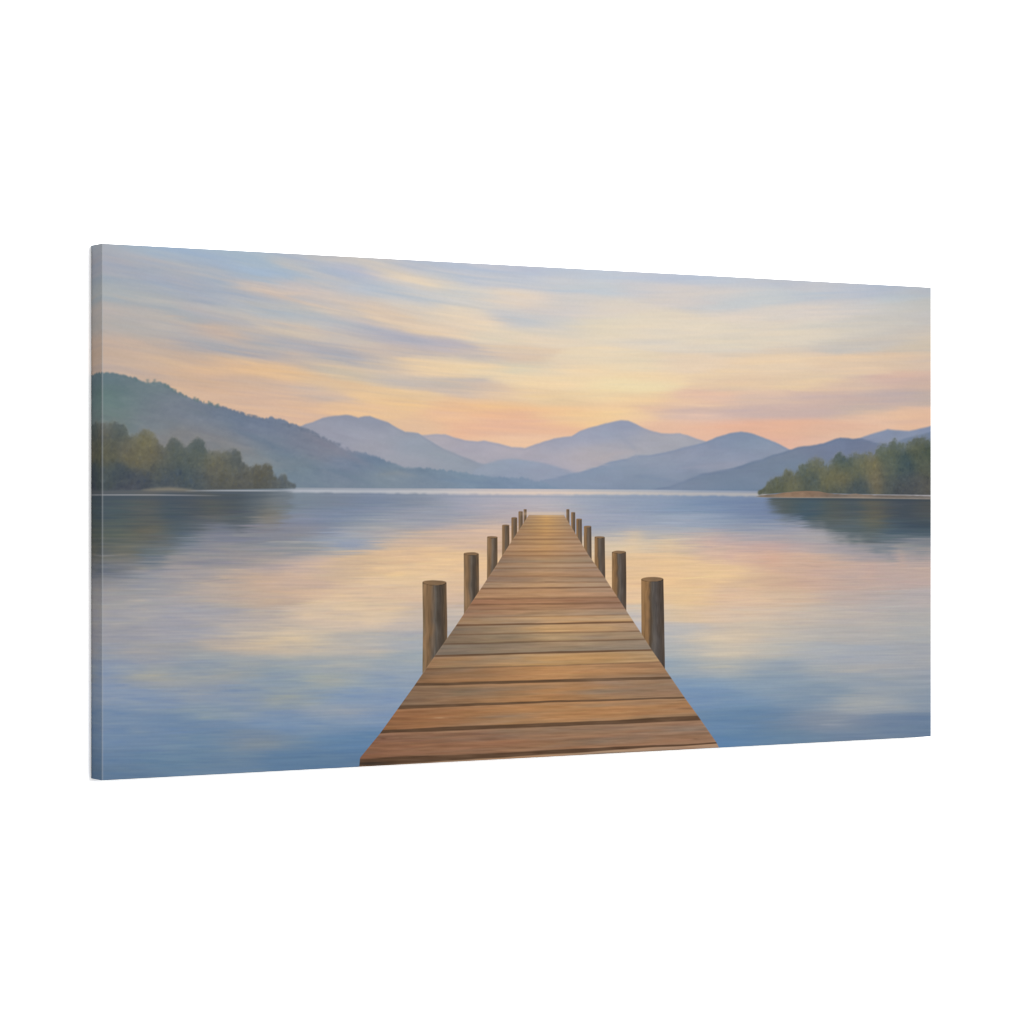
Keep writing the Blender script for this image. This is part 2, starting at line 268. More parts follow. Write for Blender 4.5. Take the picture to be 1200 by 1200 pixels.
# right-hand blue peak
img = hill(img, "600 575 640 562 660 557.5 680 553 700 547 715 541 735 537 745 533.5 760 533 780 530 800 524.5 815 521 828 517.5 840 512.5 855 508 868 506 880 507.5 890 511 900 515 912 520 925 527 960 545 1000 560 1091 570",
  "868 511 128 142 168,850 516 128 142 168,880 520 132 148 170,830 525 138 148 172,800 532 142 150 172,760 538 142 152 172,720 545 140 152 174,840 540 142 152 174,870 535 140 150 174,900 530 140 150 172,700 555 132 147 172,740 555 132 146 168,780 550 140 150 172,680 562 130 146 170,720 566 122 138 164,760 566 118 136 160,800 560 128 142 166,640 568 124 142 170,660 566 124 142 168,920 540 142 152 172,860 548 148 154 172",
  18, 8, .35, 151, rim=(122, 137, 165), x0=610, haze=(2, 1, -2))
img = streak(img, [(740, 557), (770, 561), (800, 566)], 2.2, (112, 130, 156), .4)
img = streak(img, [(790, 549), (840, 546), (880, 541)], 2.0, (152, 154, 172), .45)
img = streak(img, [(690, 556), (712, 550), (740, 548)], 2.0, (130, 148, 168), .35)
# far right ridges
img = hill(img, "960 545 1005 514 1020 509 1032 505.5 1040 503 1050 504 1065 505 1080 502 1091 499.5",
  "1020 512 138 146 168,1040 508 130 142 166,1060 512 138 148 168,1085 504 128 140 166", 16, 6, .25, 161, x0=985)
img = hill(img, "1020 540 1045 520 1060 514 1075 511 1091 506", "1060 520 116 130 152,1085 512 112 126 150", 16, 6, .3, 171, x0=1020)
# dark blue ridge behind the right wood
img = hill(img, "740 580 785 569 800 564 820 556 840 552 860 548 870 545 880 541.5 895 537 905 533 920 529 935 524 950 522 965 519.5 975 516 985 513 1000 514 1010 514 1020 517 1030 519.5 1045 522 1060 526 1091 536",
  "985 518 104 120 152,960 526 110 122 152,930 530 116 130 156,1010 522 106 118 148,1040 528 108 120 146,900 540 112 128 154,870 550 110 126 154,930 545 108 126 152,900 560 108 126 154,850 560 106 124 152,820 566 108 126 154,860 570 102 124 154,800 570 110 128 158,950 555 98 118 148",
  18, 8, .4, 181, rim=(100, 117, 146), x0=760, haze=(8, 5, -2))
img = streak(img, [(900, 552), (920, 547), (940, 546)], 2.5, (120, 134, 152), .4)
# wooded hill on the left
img = hill(img, "60 445 106 440 119 437 128 436 140 439 150 441 157 443 165 446 172 448 180 447 188 447 194 450 200 455 208 459 215 463 225 466 232 469 240 471 252 474 262 477 275 481 290 486 300 488 310 490 320 489.5 330 492 345 497 355 500.5 365 505 375 511 385 516 395 521 405 527 415 529 425 530.5 435 533 445 536 455 541 465 545 480 548 500 549 515 550.5 530 552 545 555 560 556 575 558 590 559 600 559 615 560.5 625 563 640 565 660 575",
  "122 442 98 116 126,150 447 104 118 128,125 460 100 122 122,128 475 100 120 120,150 470 112 126 132,180 455 106 122 128,185 465 116 126 138,200 470 118 124 137,230 475 112 122 138,220 485 122 128 140,180 490 118 126 136,130 490 110 122 124,250 482 108 118 138,250 500 124 128 140,270 490 108 122 142,300 495 106 118 142,300 505 122 130 150,340 502 112 122 142,350 520 124 128 144,360 512 118 122 140,400 530 128 131 146,380 515 118 124 142,420 540 110 126 150,440 540 102 120 146,450 550 120 136 154,480 552 106 124 146,480 566 112 128 146,360 562 106 122 140,400 562 110 124 142,410 550 120 130 150,240 515 122 125 134,220 512 128 127 130,260 520 126 127 132,280 530 130 131 134,310 540 126 133 140,335 545 118 130 142,340 560 112 128 142,330 530 108 124 144,300 520 116 126 142,460 556 134 142 150,440 565 106 124 142,520 555 112 130 150,550 562 114 134 156,590 564 112 132 158,620 568 116 136 162,500 566 116 132 152",
  18, 9, .6, 191, fine=1.7, edge=1.8, rim=None, x1=662, lift=3.0, haze=(0, 1, -1))
for k in range(70):                                # tree tips feathering the wooded ridge
    r_k = np.random.default_rng(9000+k); px = r_k.uniform(122, 420)
    py = np.interp(px, [119, 140, 165, 188, 215, 252, 310, 365, 420], [437, 439, 446, 447, 463, 474, 490, 505, 530])
    wdt = r_k.uniform(.7, 1.8); hgt = r_k.uniform(1.0, 3.2)*(1.2 if px < 260 else .7)
    mm_ = np.exp(-0.5*((X-px)/wdt)**2)*sstep(py-hgt, py-hgt+2.5, Y)*(1-sstep(py+1, py+5, Y))*.5
    mix(img, (100, 120, 124) if px < 260 else (108, 118, 136), mm_)
img = streak(img, [(205, 505), (245, 512), (290, 528), (330, 548)], 3.0, (146, 140, 136), .18)
img = streak(img, [(265, 500), (310, 517), (350, 540)], 3.2, (100, 118, 138), .35)
img = streak(img, [(350, 505), (400, 531), (440, 548)], 3.5, (136, 132, 146), .30)
img = streak(img, [(380, 548), (410, 558), (440, 567)], 3.0, (98, 118, 136), .40)
img = streak(img, [(440, 557), (465, 554), (490, 558)], 2.0, (146, 146, 146), .30)
img = streak(img, [(500, 560), (550, 565), (610, 567)], 2.0, (100, 124, 152), .35)
hzm = np.zeros_like(Y)
hillband = ((Y > 436) & (Y < 573)).astype(np.float32)
def flow_hill(cx, cy): return 0.18 if cx < NW*.42 else (-.08 if cx > NW*.6 else .05)
hm = np.zeros_like(Y); 
for p in ["119 437 180 447 232 469 310 490 365 500 405 488 440 492 500 513 615 527 680 507 733 495 790 511 828 521 868 509 925 527 985 515 1040 506 1091 502"]:
    xs, ys = prof(p); hm = np.maximum(hm, ((Y > np.interp(X, xs, ys)+5) & (Y < 571)).astype(np.float32))
img = brush(img, 2600, 8, 30, 1.0, 3.0, .30, .012, flow_hill, hm, 5)

mist = np.exp(-0.5*((Y-566)/9)**2)*(Y < 574)*np.interp(X, [119, 300, 420, 600, 760, 900, 1000], [0, .10, .16, .20, .16, .10, 0])
mix(img, (164, 166, 178), mist)
# ------------------------------------------------------------------ WATER
wat = field(notes(WATER), 26, 6.5)
# long soft sky reflections
for pts, w, c, a in [
    ([(230, 655), (290, 654), (340, 654)], .8, (196, 178, 160), .55),
    ([(300, 636), (340, 636), (400, 636)], .8, (188, 180, 172), .55),
    ([(300, 652), (350, 653), (400, 651)], 1.0, (200, 182, 168), .45),
    ([(120, 694), (160, 693), (230, 691)], .8, (176, 168, 162), .35),
    ([(270, 742), (320, 741), (380, 738)], 2.4, (212, 192, 164), .45),
    ([(290, 752), (340, 749), (370, 747)], 2.6, (216, 194, 160), .50),
    ([(230, 760), (280, 759), (340, 759)], 1.4, (206, 186, 158), .50),
    ([(390, 728), (425, 726), (470, 722)], 2.4, (226, 200, 164), .50),
    ([(360, 715), (400, 714), (450, 709)], 1.3, (222, 196, 160), .40),
    ([(120, 766), (150, 764), (190, 763)], 1.4, (176, 168, 162), .45),
    ([(150, 793), (185, 792), (208, 790)], 2.2, (176, 172, 158), .50),
    ([(160, 797), (180, 797), (200, 797)], .9, (170, 168, 158), .45),
    ([(205, 813), (230, 813), (250, 813)], .9, (164, 164, 164), .45),
    ([(244, 793), (262, 792), (285, 788)], 2.0, (168, 166, 160), .40),
    ([(310, 820), (330, 817), (350, 814)], 2.4, (156, 160, 150), .45),
    ([(360, 798), (382, 797), (405, 799)], 2.4, (168, 168, 158), .45),
    ([(375, 834), (400, 832), (430, 832)], 2.2, (156, 162, 170), .45),
    ([(285, 873), (310, 871), (330, 870)], 2.6, (136, 146, 150), .40),
    ([(345, 782), (390, 779), (450, 781)], 1.6, (178, 176, 170), .40),
    ([(800, 752), (835, 749), (890, 746)], 2.4, (214, 196, 166), .45),
    ([(820, 767), (855, 766), (890, 763)], 2.4, (212, 196, 168), .45),
    ([(815, 782), (835, 782), (855, 780)], 2.2, (186, 182, 168), .45),
    ([(970, 787), (1000, 786), (1030, 785)], 1.4, (186, 178, 166), .50),
    ([(970, 782), (1020, 781), (1085, 781)], 1.6, (176, 172, 170), .40),
    ([(985, 825), (1010, 824), (1040, 824)], 2.4, (168, 170, 166), .45),
    ([(960, 849), (980, 849), (1000, 848)], 2.0, (150, 158, 172), .45),
    ([(720, 641), (790, 640), (870, 641)], 1.0, (236, 206, 160), .40),
    ([(712, 630), (760, 631), (840, 632)], .8, (216, 198, 172), .45),
    ([(440, 634), (480, 633), (530, 631)], 1.0, (222, 190, 152), .45),
    ([(440, 646), (490, 644), (550, 640)], 1.4, (232, 196, 150), .40),
]:
    wat = streak(wat, pts, w, c, a)
# sunset columns standing on the water, right of the jetty
for x0, w, ya, yb, c, a in [(742, 9, 615, 650, (228, 200, 158), .5), (780, 10, 622, 650, (228, 198, 152), .45), (832, 7, 626, 650, (214, 180, 160), .5), (858, 6, 632, 655, (206, 172, 160), .4), (905, 7, 640, 665, (214, 172, 146), .5), (955, 12, 648, 670, (206, 172, 152), .4), (1020, 6, 650, 680, (200, 168, 152), .35), (1056, 4, 638, 664, (194, 168, 152), .6), (580, 10, 604, 640, (214, 184, 160), .4)]:
    m = np.exp(-0.5*((X-x0)/w)**2)*sstep(ya, ya+14, Y)*(1-sstep(yb-6, yb+10, Y))*a
    mix(wat, c, m)
# reflected woods
refl_l = field(notes("122 592 72 84 92,130 600 74 88 95,150 605 78 90 92,170 605 86 90 90,172 620 96 96 86,185 625 100 98 85,190 640 96 98 90,205 605 70 84 95,206 625 72 88 98,225 600 76 84 92,250 598 90 92 88,235 615 84 92 98,275 605 84 92 98,270 590 78 86 92,300 595 92 102 110,318 603 134 124 106,330 595 112 122 132,130 625 90 98 92,125 645 92 98 98,150 640 100 104 96,152 655 112 110 106,175 655 88 108 122,190 645 100 114 124,130 665 96 104 112,160 675 114 124 138,200 665 108 120 135,225 640 106 122 134,250 625 118 122 138"), 12, 8)
xs, ys = prof("60 690 119 682 150 678 170 664 190 662 205 648 220 640 235 634 243 628 255 625 265 626 280 624 290 616 300 612 312 614 322 612 330 604 338 600 345 584 360 578 380 570")
rip = 5*fbm(10, 130, 300, 3)
m = 1-sstep(-14, 16, Y-np.interp(X+rip*1.5, xs, ys)); m = m*(1-sstep(338, 350, X))*sstep(572, 575, Y)
m = m*np.clip(0.95-0.5*sstep(635, 695, Y)+0.15*fbm(8, 150, 310, 2)*sstep(615, 650, Y), 0, 1)
wat = wat*(1-m[..., None])+refl_l*m[..., None]
mix(wat, (122, 131, 147), (sstep(150, 230, X)*(1-sstep(270, 400, X)))*(np.exp(-0.5*((Y-640)/16)**2))*.35)
refl_r = field(notes("905 590 82 92 96,915 594 90 94 86,930 592 74 88 92,945 602 66 88 102,955 598 66 88 104,965 600 86 90 80,985 602 84 88 84,1000 600 70 84 94,1024 606 104 100 80,1026 596 92 90 80,1045 598 68 78 88,1060 600 64 74 84,1085 600 76 80 80,1080 615 66 80 90,1000 620 84 98 104,1020 625 88 98 98,1040 630 82 100 112,1080 630 78 96 108,1050 620 70 86 98,1035 650 108 124 136,1075 645 120 132 140,980 622 92 104 108,960 612 84 96 98"), 11, 8)
xs, ys = prof("890 584 905 595 915 602 925 606 935 605 945 612 960 617 975 622 985 630 1005 634 1018 638 1026 642 1035 648 1046 650 1052 645 1060 643 1075 647 1091 646")
m = 1-sstep(-10, 13, Y-np.interp(X+rip*1.6, xs, ys)-3*lattice(X/9, Y/30, 321)); m = m*sstep(894, 908, X+0.2*(Y-585))*sstep(582, 584.5, Y)
m = m*np.clip(0.95-0.45*sstep(618, 655, Y)+0.25*fbm(8, 170, 320, 2)*sstep(612, 635, Y), 0, 1)
wat = wat*(1-m[..., None])+refl_r*m[..., None]
# pale strip of far water under the hills
top = np.interp(X, [340, 450, 600, 760, 900], [571, 572, 573, 574, 575.5])
bot = np.interp(X, [300, 345, 450, 600, 760, 900], [576, 577.5, 578.5, 580, 580.5, 582.5])
strip = field(notes("300 575 168 172 182,350 574 180 184 194,420 575 188 190 196,500 576 196 194 196,560 577 212 200 192,620 577 222 202 186,680 577 218 200 184,740 578 202 192 184,800 579 184 180 180,860 580 180 178 180,900 580 176 172 172"), 30, 6)
m = (.25+.75*sstep(-.5, 4.5, Y-top))*(1-sstep(-2.6, 1.4, Y-bot+0.5*noise(200, 3, 77)))*sstep(325, 350, X)*(1-sstep(895, 906, X))
m = m*(0.92+.10*lattice(X/60, Y/.9, 78))
wat = wat*(1-np.clip(m, 0, 1)[..., None])+strip*np.clip(m, 0, 1)[..., None]
wat = streak(wat, [(330, 572.2), (450, 572.8), (620, 573.8), (900, 576)], .7, (214, 206, 202), .16)
wat = streak(wat, [(330, 580), (500, 581.5), (700, 582.5), (890, 584)], 1.0, (140, 150, 168), .45)
# ripples: rows of paint slipping sideways, strongest near the far shore
amp = np.interp(Y, [574, 600, 650, 700, 760, 900], [2.0, 9, 12, 12, 12, 10])
onw = np.interp(Y, [578, 590], [0, 1])
r1 = lattice(X/55, Y/1.5, 331); r2 = lattice(X/30, Y/.95, 332); r3 = lattice(X/110, Y/3.4, 333)
calm = np.interp(Y, [585, 610, 700, 760, 900], [.5, 1, 1, .6, .5])
wat = remap(wat, amp*(0.5*r1+.5*r2)*np.interp(Y, [576, 584], [0, 1]), onw*calm*(5.0*r1*np.abs(r1)+2.8*r2+2.2*r3))
wat += (onw*calm*(2.2*r2+1.9*r1))[..., None]*np.array((1.15, 1, .75), np.float32)
pt = onw*np.interp(Y, [600, 640, 830, 890], [.2, 1, 1, .5])*(lattice(X/34, Y/5.5, 336)*.8+lattice(X/20, Y/3.2, 337)*.7+.5*lattice(X/12, Y/2.0, 338))
wat += (pt*np.abs(pt)**.25)[..., None]*np.interp(X, [119, 600, 780, 1000], [.85, .8, .55, .4])[..., None]*np.array((8.0, 5.2, -1.0), np.float32)
wat += (onw*(2.0*lattice(X/40, Y/2.2, 334)+1.6*lattice(X/18, Y/1.0, 335)))[..., None]*np.array((1.3, 1, .5), np.float32)
lum = wat.mean(2, keepdims=True); wat = lum+(wat-lum)*np.interp(Y, [600, 700, 800], [.94, .92, .87])[..., None]+np.clip((wat[..., 0:1]-wat[..., 2:3])/60, 0, 1)*np.array((1.5, -.5, 1.5), np.float32)
watmask = (Y > np.interp(X, [119, 345, 890, 1091], [571, 571, 575, 577])).astype(np.float32)
def flow0(cx, cy): return 0.0
wm2 = watmask*(Y > 583)
wat = brush(wat, 8000, 12, 50, .6, 1.6, .28, .018, flow0, wm2, 9)
band = ((Y > 590) & (Y < 720)).astype(np.float32)
wat = brush(wat, 3000, 10, 45, .5, 1.1, .38, .030, flow0, band, 10)
wat *= (1+0.014*fbm(14, 330, 350, 2)*sstep(583, 600, Y))[..., None]
shore = np.interp(X, [60, 119, 345, 450, 600, 760, 890, 1091], [570.5, 571, 571.2, 572, 572.8, 573.8, 575, 577])
m = sstep(-.7, .7, Y-shore)
img = img*(1-m[..., None])+wat*m[..., None]

# ------------------------------------------------------------------ WOODS
def wood(img, tops, cols, base, sx, sy, seed, x0, x1, ndab, warm, soft=1.5):
    xs, ys = prof(tops)
    yr = np.interp(X+1.6*lattice(X/6, Y/6, seed+3), xs, ys)+2.0*lattice(X/5, Y/5, seed)+1.5*lattice(X/2.4, Y/2.4, seed+1)+.8
    bs = np.interp(X, *prof(base))
    m = sstep(-soft, soft, Y-yr)*(1-sstep(-.8, .8, Y-bs))*sstep(x0-1.5, x0+1.5, X)*(1-sstep(x1-1, x1+1, X))
    f = field(notes(cols), sx, sy)
    f = f.mean(2, keepdims=True)+(f-f.mean(2, keepdims=True))*.85+5
    f = f+(4*lattice(X/6, Y/5, seed+9)+3*lattice(X/2.6, Y/2.4, seed+10)+2.5*lattice(X/1.3, Y/1.3, seed+11))[..., None]*np.array((1.1, 1.05, .7), np.float32)
    m = m*(.70+.30*sstep(0, 13, Y-yr))
    halo = np.exp(-0.5*((Y-yr+1.0)/2.6)**2)*sstep(x0, x0+4, X)*(1-sstep(x1-2, x1, X))*(Y < bs)*.22
    mix(img, warm, halo)
    img *= (1-m[..., None]); img += m[..., None]*f
    r = np.random.default_rng(seed)
    for _ in range(ndab):                          # leafy dabs
        px = r.uniform(x0, x1); top = np.interp(px, xs, ys); b = np.interp(px, *prof(base))
        t = r.uniform(0, 1)**1.2; py = top-1.2+t*(b-2.5-top)
        cx, cy = to_print(px, py); R = r.uniform(1.0, 3.4)
        xa, xb, ya, yb = int(cx-3*R), int(cx+3*R)+1, int(cy-3*R), int(cy+3*R)+1
        xa = max(xa, 0); xb = min(xb, NW)
        if xb-xa < 2: continue
        ax = np.arange(xa, xb)[None]-cx; ay = np.arange(ya, yb)[:, None]-cy
        q = (ax*ax*r.uniform(.7, 1.6)+ay*ay*r.uniform(.5, 1.3))/(R*R)
        mm = np.exp(-q**1.3)*r.uniform(.12, .40)*m0(t)
        col = f[min(max(int(cy+1), 0), NH-1), min(max(int(cx+r.normal(0, 3)), 0), NW-1)]*(1+r.normal(0, .07))+np.array([2, 1, -2])*r.normal(0, 1.8)
        reg = img[ya:yb, xa:xb]; reg *= (1-mm[..., None]); reg += mm[..., None]*col.astype(np.float32)
    return img
def m0(t): return .4+.6*min(t*4, 1)
img0 = img.copy()
img = wood(img, "60 492 100 492 112 491 119 497 128 496 133 494 140 496 147 499 150 506 152 512 157 510 162 507 170 504 176 506 182 511 187 519 192 525 196 519 202 513 208 515 214 521 219 524 223 518 229 513 234 513 240 519 243 527 248 530 258 529 265 530 272 526 280 528 283 537 287 545 292 549 296 547 300 544 306 547 312 544 318 547 321 556 325 563 330 557 335 559 338 567 345 572",
  "112 500 92 92 82,122 500 100 98 90,133 502 84 92 90,142 506 80 90 88,128 520 88 90 78,120 535 88 88 72,150 522 100 98 84,165 515 108 105 80,174 520 112 108 82,170 540 102 98 78,160 535 104 100 78,185 530 100 96 82,196 528 86 92 86,205 524 80 90 88,212 535 84 92 86,190 550 82 88 84,228 522 84 94 92,236 522 80 92 90,232 540 86 94 88,250 540 102 102 86,248 555 96 94 82,260 540 104 102 86,272 534 82 90 90,278 545 86 92 90,265 558 92 92 82,290 556 92 92 84,305 552 90 88 76,313 552 86 84 72,310 562 84 86 80,330 562 88 96 98,335 568 86 94 98,125 555 72 82 84,145 560 66 77 85,170 560 70 78 86,200 560 70 81 90,215 555 72 84 88,235 562 74 84 90,255 566 78 82 82,290 566 82 84 82,320 568 80 84 86,150 570 72 76 86,200 570 70 78 86",
  "60 575 119 575 170 574 230 574 300 573 345 572.5", 8, 8, 401, 60, 346, 3200, (142, 138, 130), 3.0)
# little shore on the left and its two pale water lines
img = streak(img, [(60, 577.5), (119, 577), (180, 576.5), (235, 576)], 1.5, (104, 103, 106), .6)
img = streak(img, [(165, 574), (200, 573), (232, 575)], 1.8, (150, 140, 122), .65)
img = streak(img, [(60, 580), (119, 580), (180, 580), (260, 580.8)], .6, (166, 164, 168), .8)
img = streak(img, [(60, 582), (130, 583), (260, 583.5), (340, 581)], 1.6, (74, 84, 96), .55)
img = streak(img, [(216, 575.2), (260, 575), (330, 575), (352, 574)], .65, (180, 184, 192), .85)
img = streak(img, [(225, 577.4), (270, 577.6), (330, 578)], .8, (86, 96, 110), .6)
# right-hand point
img = wood(img, "888 581 893 578 897 572 900 566 904 563 909 560.5 916.7 558.5 919 553 922 549.5 927.7 553.5 931 556 935 552 937 546.5 944 545 949 539 957 536 964 539.5 970 545 973.5 541 979 535.5 985 531 992 535.5 997 533 1005 531 1016 531 1023 532.5 1027 526 1032 521.5 1041 521 1048 514.5 1053 519.5 1060 521.5 1065 517.5 1072.5 513 1082 512 1091 516 1120 520",
  "900 570 88 92 76,910 566 86 92 74,918 562 90 94 76,925 558 102 102 78,930 566 98 98 76,942 552 84 94 80,950 548 96 100 82,958 542 104 106 86,966 550 96 100 82,950 562 74 86 86,945 570 82 88 76,985 536 74 88 82,990 544 74 88 82,976 552 100 100 76,972 562 104 102 74,988 560 108 102 74,1005 540 100 104 84,1012 552 96 100 80,1000 556 92 96 78,1020 548 112 106 76,1024 558 112 103 78,1026 566 110 101 78,1000 572 70 80 82,1012 568 66 80 86,980 574 80 86 78,1040 528 88 98 82,1048 522 84 94 82,1046 540 88 96 82,1058 542 60 79 82,1062 548 62 78 82,1072 522 88 94 76,1082 520 84 90 74,1088 528 62 74 64,1078 540 82 90 76,1086 550 78 84 74,1060 562 74 84 86,1042 568 70 78 80,1040 555 84 92 82,1072 566 76 80 82,1086 568 82 82 78,1060 575 70 74 78",
  "880 580 900 579 925 577 950 576 965 578 1000 579 1120 580.5", 7, 7, 431, 889, 1130, 3200, (132, 132, 128), 2.2)
def bank(img):
    topb = np.interp(X, [884, 900, 915, 930, 945, 958, 970, 990, 1003, 1020, 1060, 1091, 1130], [581.5, 579.5, 578, 576, 575.2, 575.5, 578, 579.6, 578.5, 580, 580.5, 581.5, 582])
    botb = np.interp(X, [884, 900, 1000, 1091, 1130], [582, 583, 583.8, 585, 585])
    m = sstep(-.6, .6, Y-topb+.4*noise(200, 2, 5))*(1-sstep(-.6, .6, Y-botb))*sstep(884, 892, X)
    c = field(notes("890 581 122 110 98,930 579 142 117 97,955 579 134 111 94,980 581 114 104 96,1005 581 132 118 106,1040 582 112 104 98,1085 584 118 112 108"), 12, 4)
    c = c*(1+.05*fbm(150, 200, 612, 2))[..., None]
    return img*(1-m[..., None])+c*m[..., None]
img = bank(img)
img = streak(img, [(870, 582.3), (930, 583), (1000, 583.2), (1130, 585.2)], .55, (166, 155, 144), .55)
img = streak(img, [(900, 584.8), (960, 585.2), (1040, 586), (1130, 587)], 1.0, (62, 72, 82), .6)

# ------------------------------------------------------------------ JETTY
lxs, lys = prof("421 898 422 888 445.7 859 466.8 829.7 486 803 488 800 510.7 767 534.7 732.7 562.7 691 582.7 661 588.8 651 620 603")
rxs, rys = prof("842.5 876 839.5 870 818.4 839.5 802 817 786.3 794 764 762 750.7 741 733.3 714.7 708.7 677 690 651 660.7 603")
XL = np.interp(Y, lys[::-1], lxs[::-1]); XR = np.interp(Y, rys[::-1], rxs[::-1])
XL = np.where(Y > 898, 421, XL); XR = np.where(Y > 876, 842.5+(Y-876)*.7, XR)
T = (X-XL)/np.maximum(XR-XL, 1)
#        left y, right y, half-thickness l/c/r, dark strength
LINES = [(893.5, 870.3, 4.2, 2.0, .7, .95), (857.5, 841.3, 2.3, 2.0, 2.1, .95), (828.6, 817.2, 1.7, .9, .9, .85), (802.6, 794.2, 1.4, 1.5, 1.1, .9),
  (784, 776, .6, .6, .6, .45), (768.8, 762, 1.0, .9, .9, .9), (755, 749.3, .7, .7, .7, .55), (744, 739.6, .7, .6, .7, .5), (732.8, 728.8, .9, .8, .9, .85),
  (723.5, 720.6, .6, .6, .6, .3), (715, 713.3, .7, .7, .7, .3), (708.6, 706.6, .8, .8, .8, .5), (702, 699.8, .9, .9, .8, .5), (689.8, 688.2, .8, .7, .7, .7),
  (682, 682.4, .7, .7, .7, .35), (675.2, 676, .9, .9, .9, .45), (666, 665.6, .8, .8, .8, .5), (660, 659.6, .7, .7, .7, .3), (651.2, 651, .8, .8, .8, .5), (646, 645.8, .7, .7, .7, .4),
  (638, 637.6, .6, .6, .6, .35), (632, 631.8, .8, .8, .8, .55), (628, 627.6, .6, .6, .6, .3), (624.6, 624.2, .6, .6, .6, .4), (620.6, 620.4, .5, .5, .5, .35), (616.4, 616.2, .6, .6, .6, .4), (613, 612.8, .5, .5, .5, .35), (609.4, 609.2, .5, .5, .5, .35), (606.2, 606, .5, .5, .5, .3)]
PLK = [((150, 118, 92), (160, 126, 98), (170, 136, 110)), ((134, 96, 74), (152, 114, 86), (148, 116, 94)), ((142, 101, 72), (174, 129, 88), (162, 121, 86)), ((128, 104, 84), (168, 124, 84), (146, 117, 94)),
  ((136, 103, 76), (178, 134, 93), (152, 117, 88)), ((150, 116, 86), (186, 146, 100), (176, 143, 106)), ((128, 110, 94), (160, 134, 106), (147, 130, 113)), ((126, 107, 89), (172, 143, 108), (154, 132, 110)), ((128, 107, 88), (190, 152, 108), (164, 138, 114)),
  ((164, 126, 92), (196, 152, 108), (184, 150, 114)), ((150, 116, 92), (180, 142, 106), (164, 136, 114)), ((148, 112, 88), (176, 134, 100), (156, 124, 104)), ((150, 109, 84), (168, 126, 95), (156, 120, 98)), ((162, 126, 97), (182, 142, 106), (168, 135, 110)),
  ((158, 130, 106), (186, 148, 112), (170, 141, 116)), ((138, 114, 98), (166, 134, 104), (150, 126, 106)), ((148, 121, 100), (176, 139, 105), (162, 131, 109)), ((160, 128, 102), (182, 142, 104), (166, 136, 112)), ((144, 117, 96), (172, 136, 100), (154, 128, 106)), ((158, 126, 100), (180, 140, 100), (164, 132, 108)),
  ((168, 134, 106), (190, 148, 104), (172, 140, 114)), ((152, 122, 96), (182, 142, 98), (160, 130, 106)), ((160, 128, 100), (188, 146, 100), (166, 136, 110)), ((152, 122, 98), (186, 144, 98), (160, 130, 106)), ((164, 132, 102), (194, 152, 102), (166, 136, 110)), ((156, 126, 98), (194, 150, 98), (160, 132, 106)), ((164, 134, 104), (200, 156, 102), (166, 138, 112)), ((158, 130, 102), (202, 158, 102), (164, 136, 110)), ((164, 134, 106), (206, 162, 106), (170, 142, 114)), ((168, 138, 110), (208, 166, 112), (176, 148, 120))]
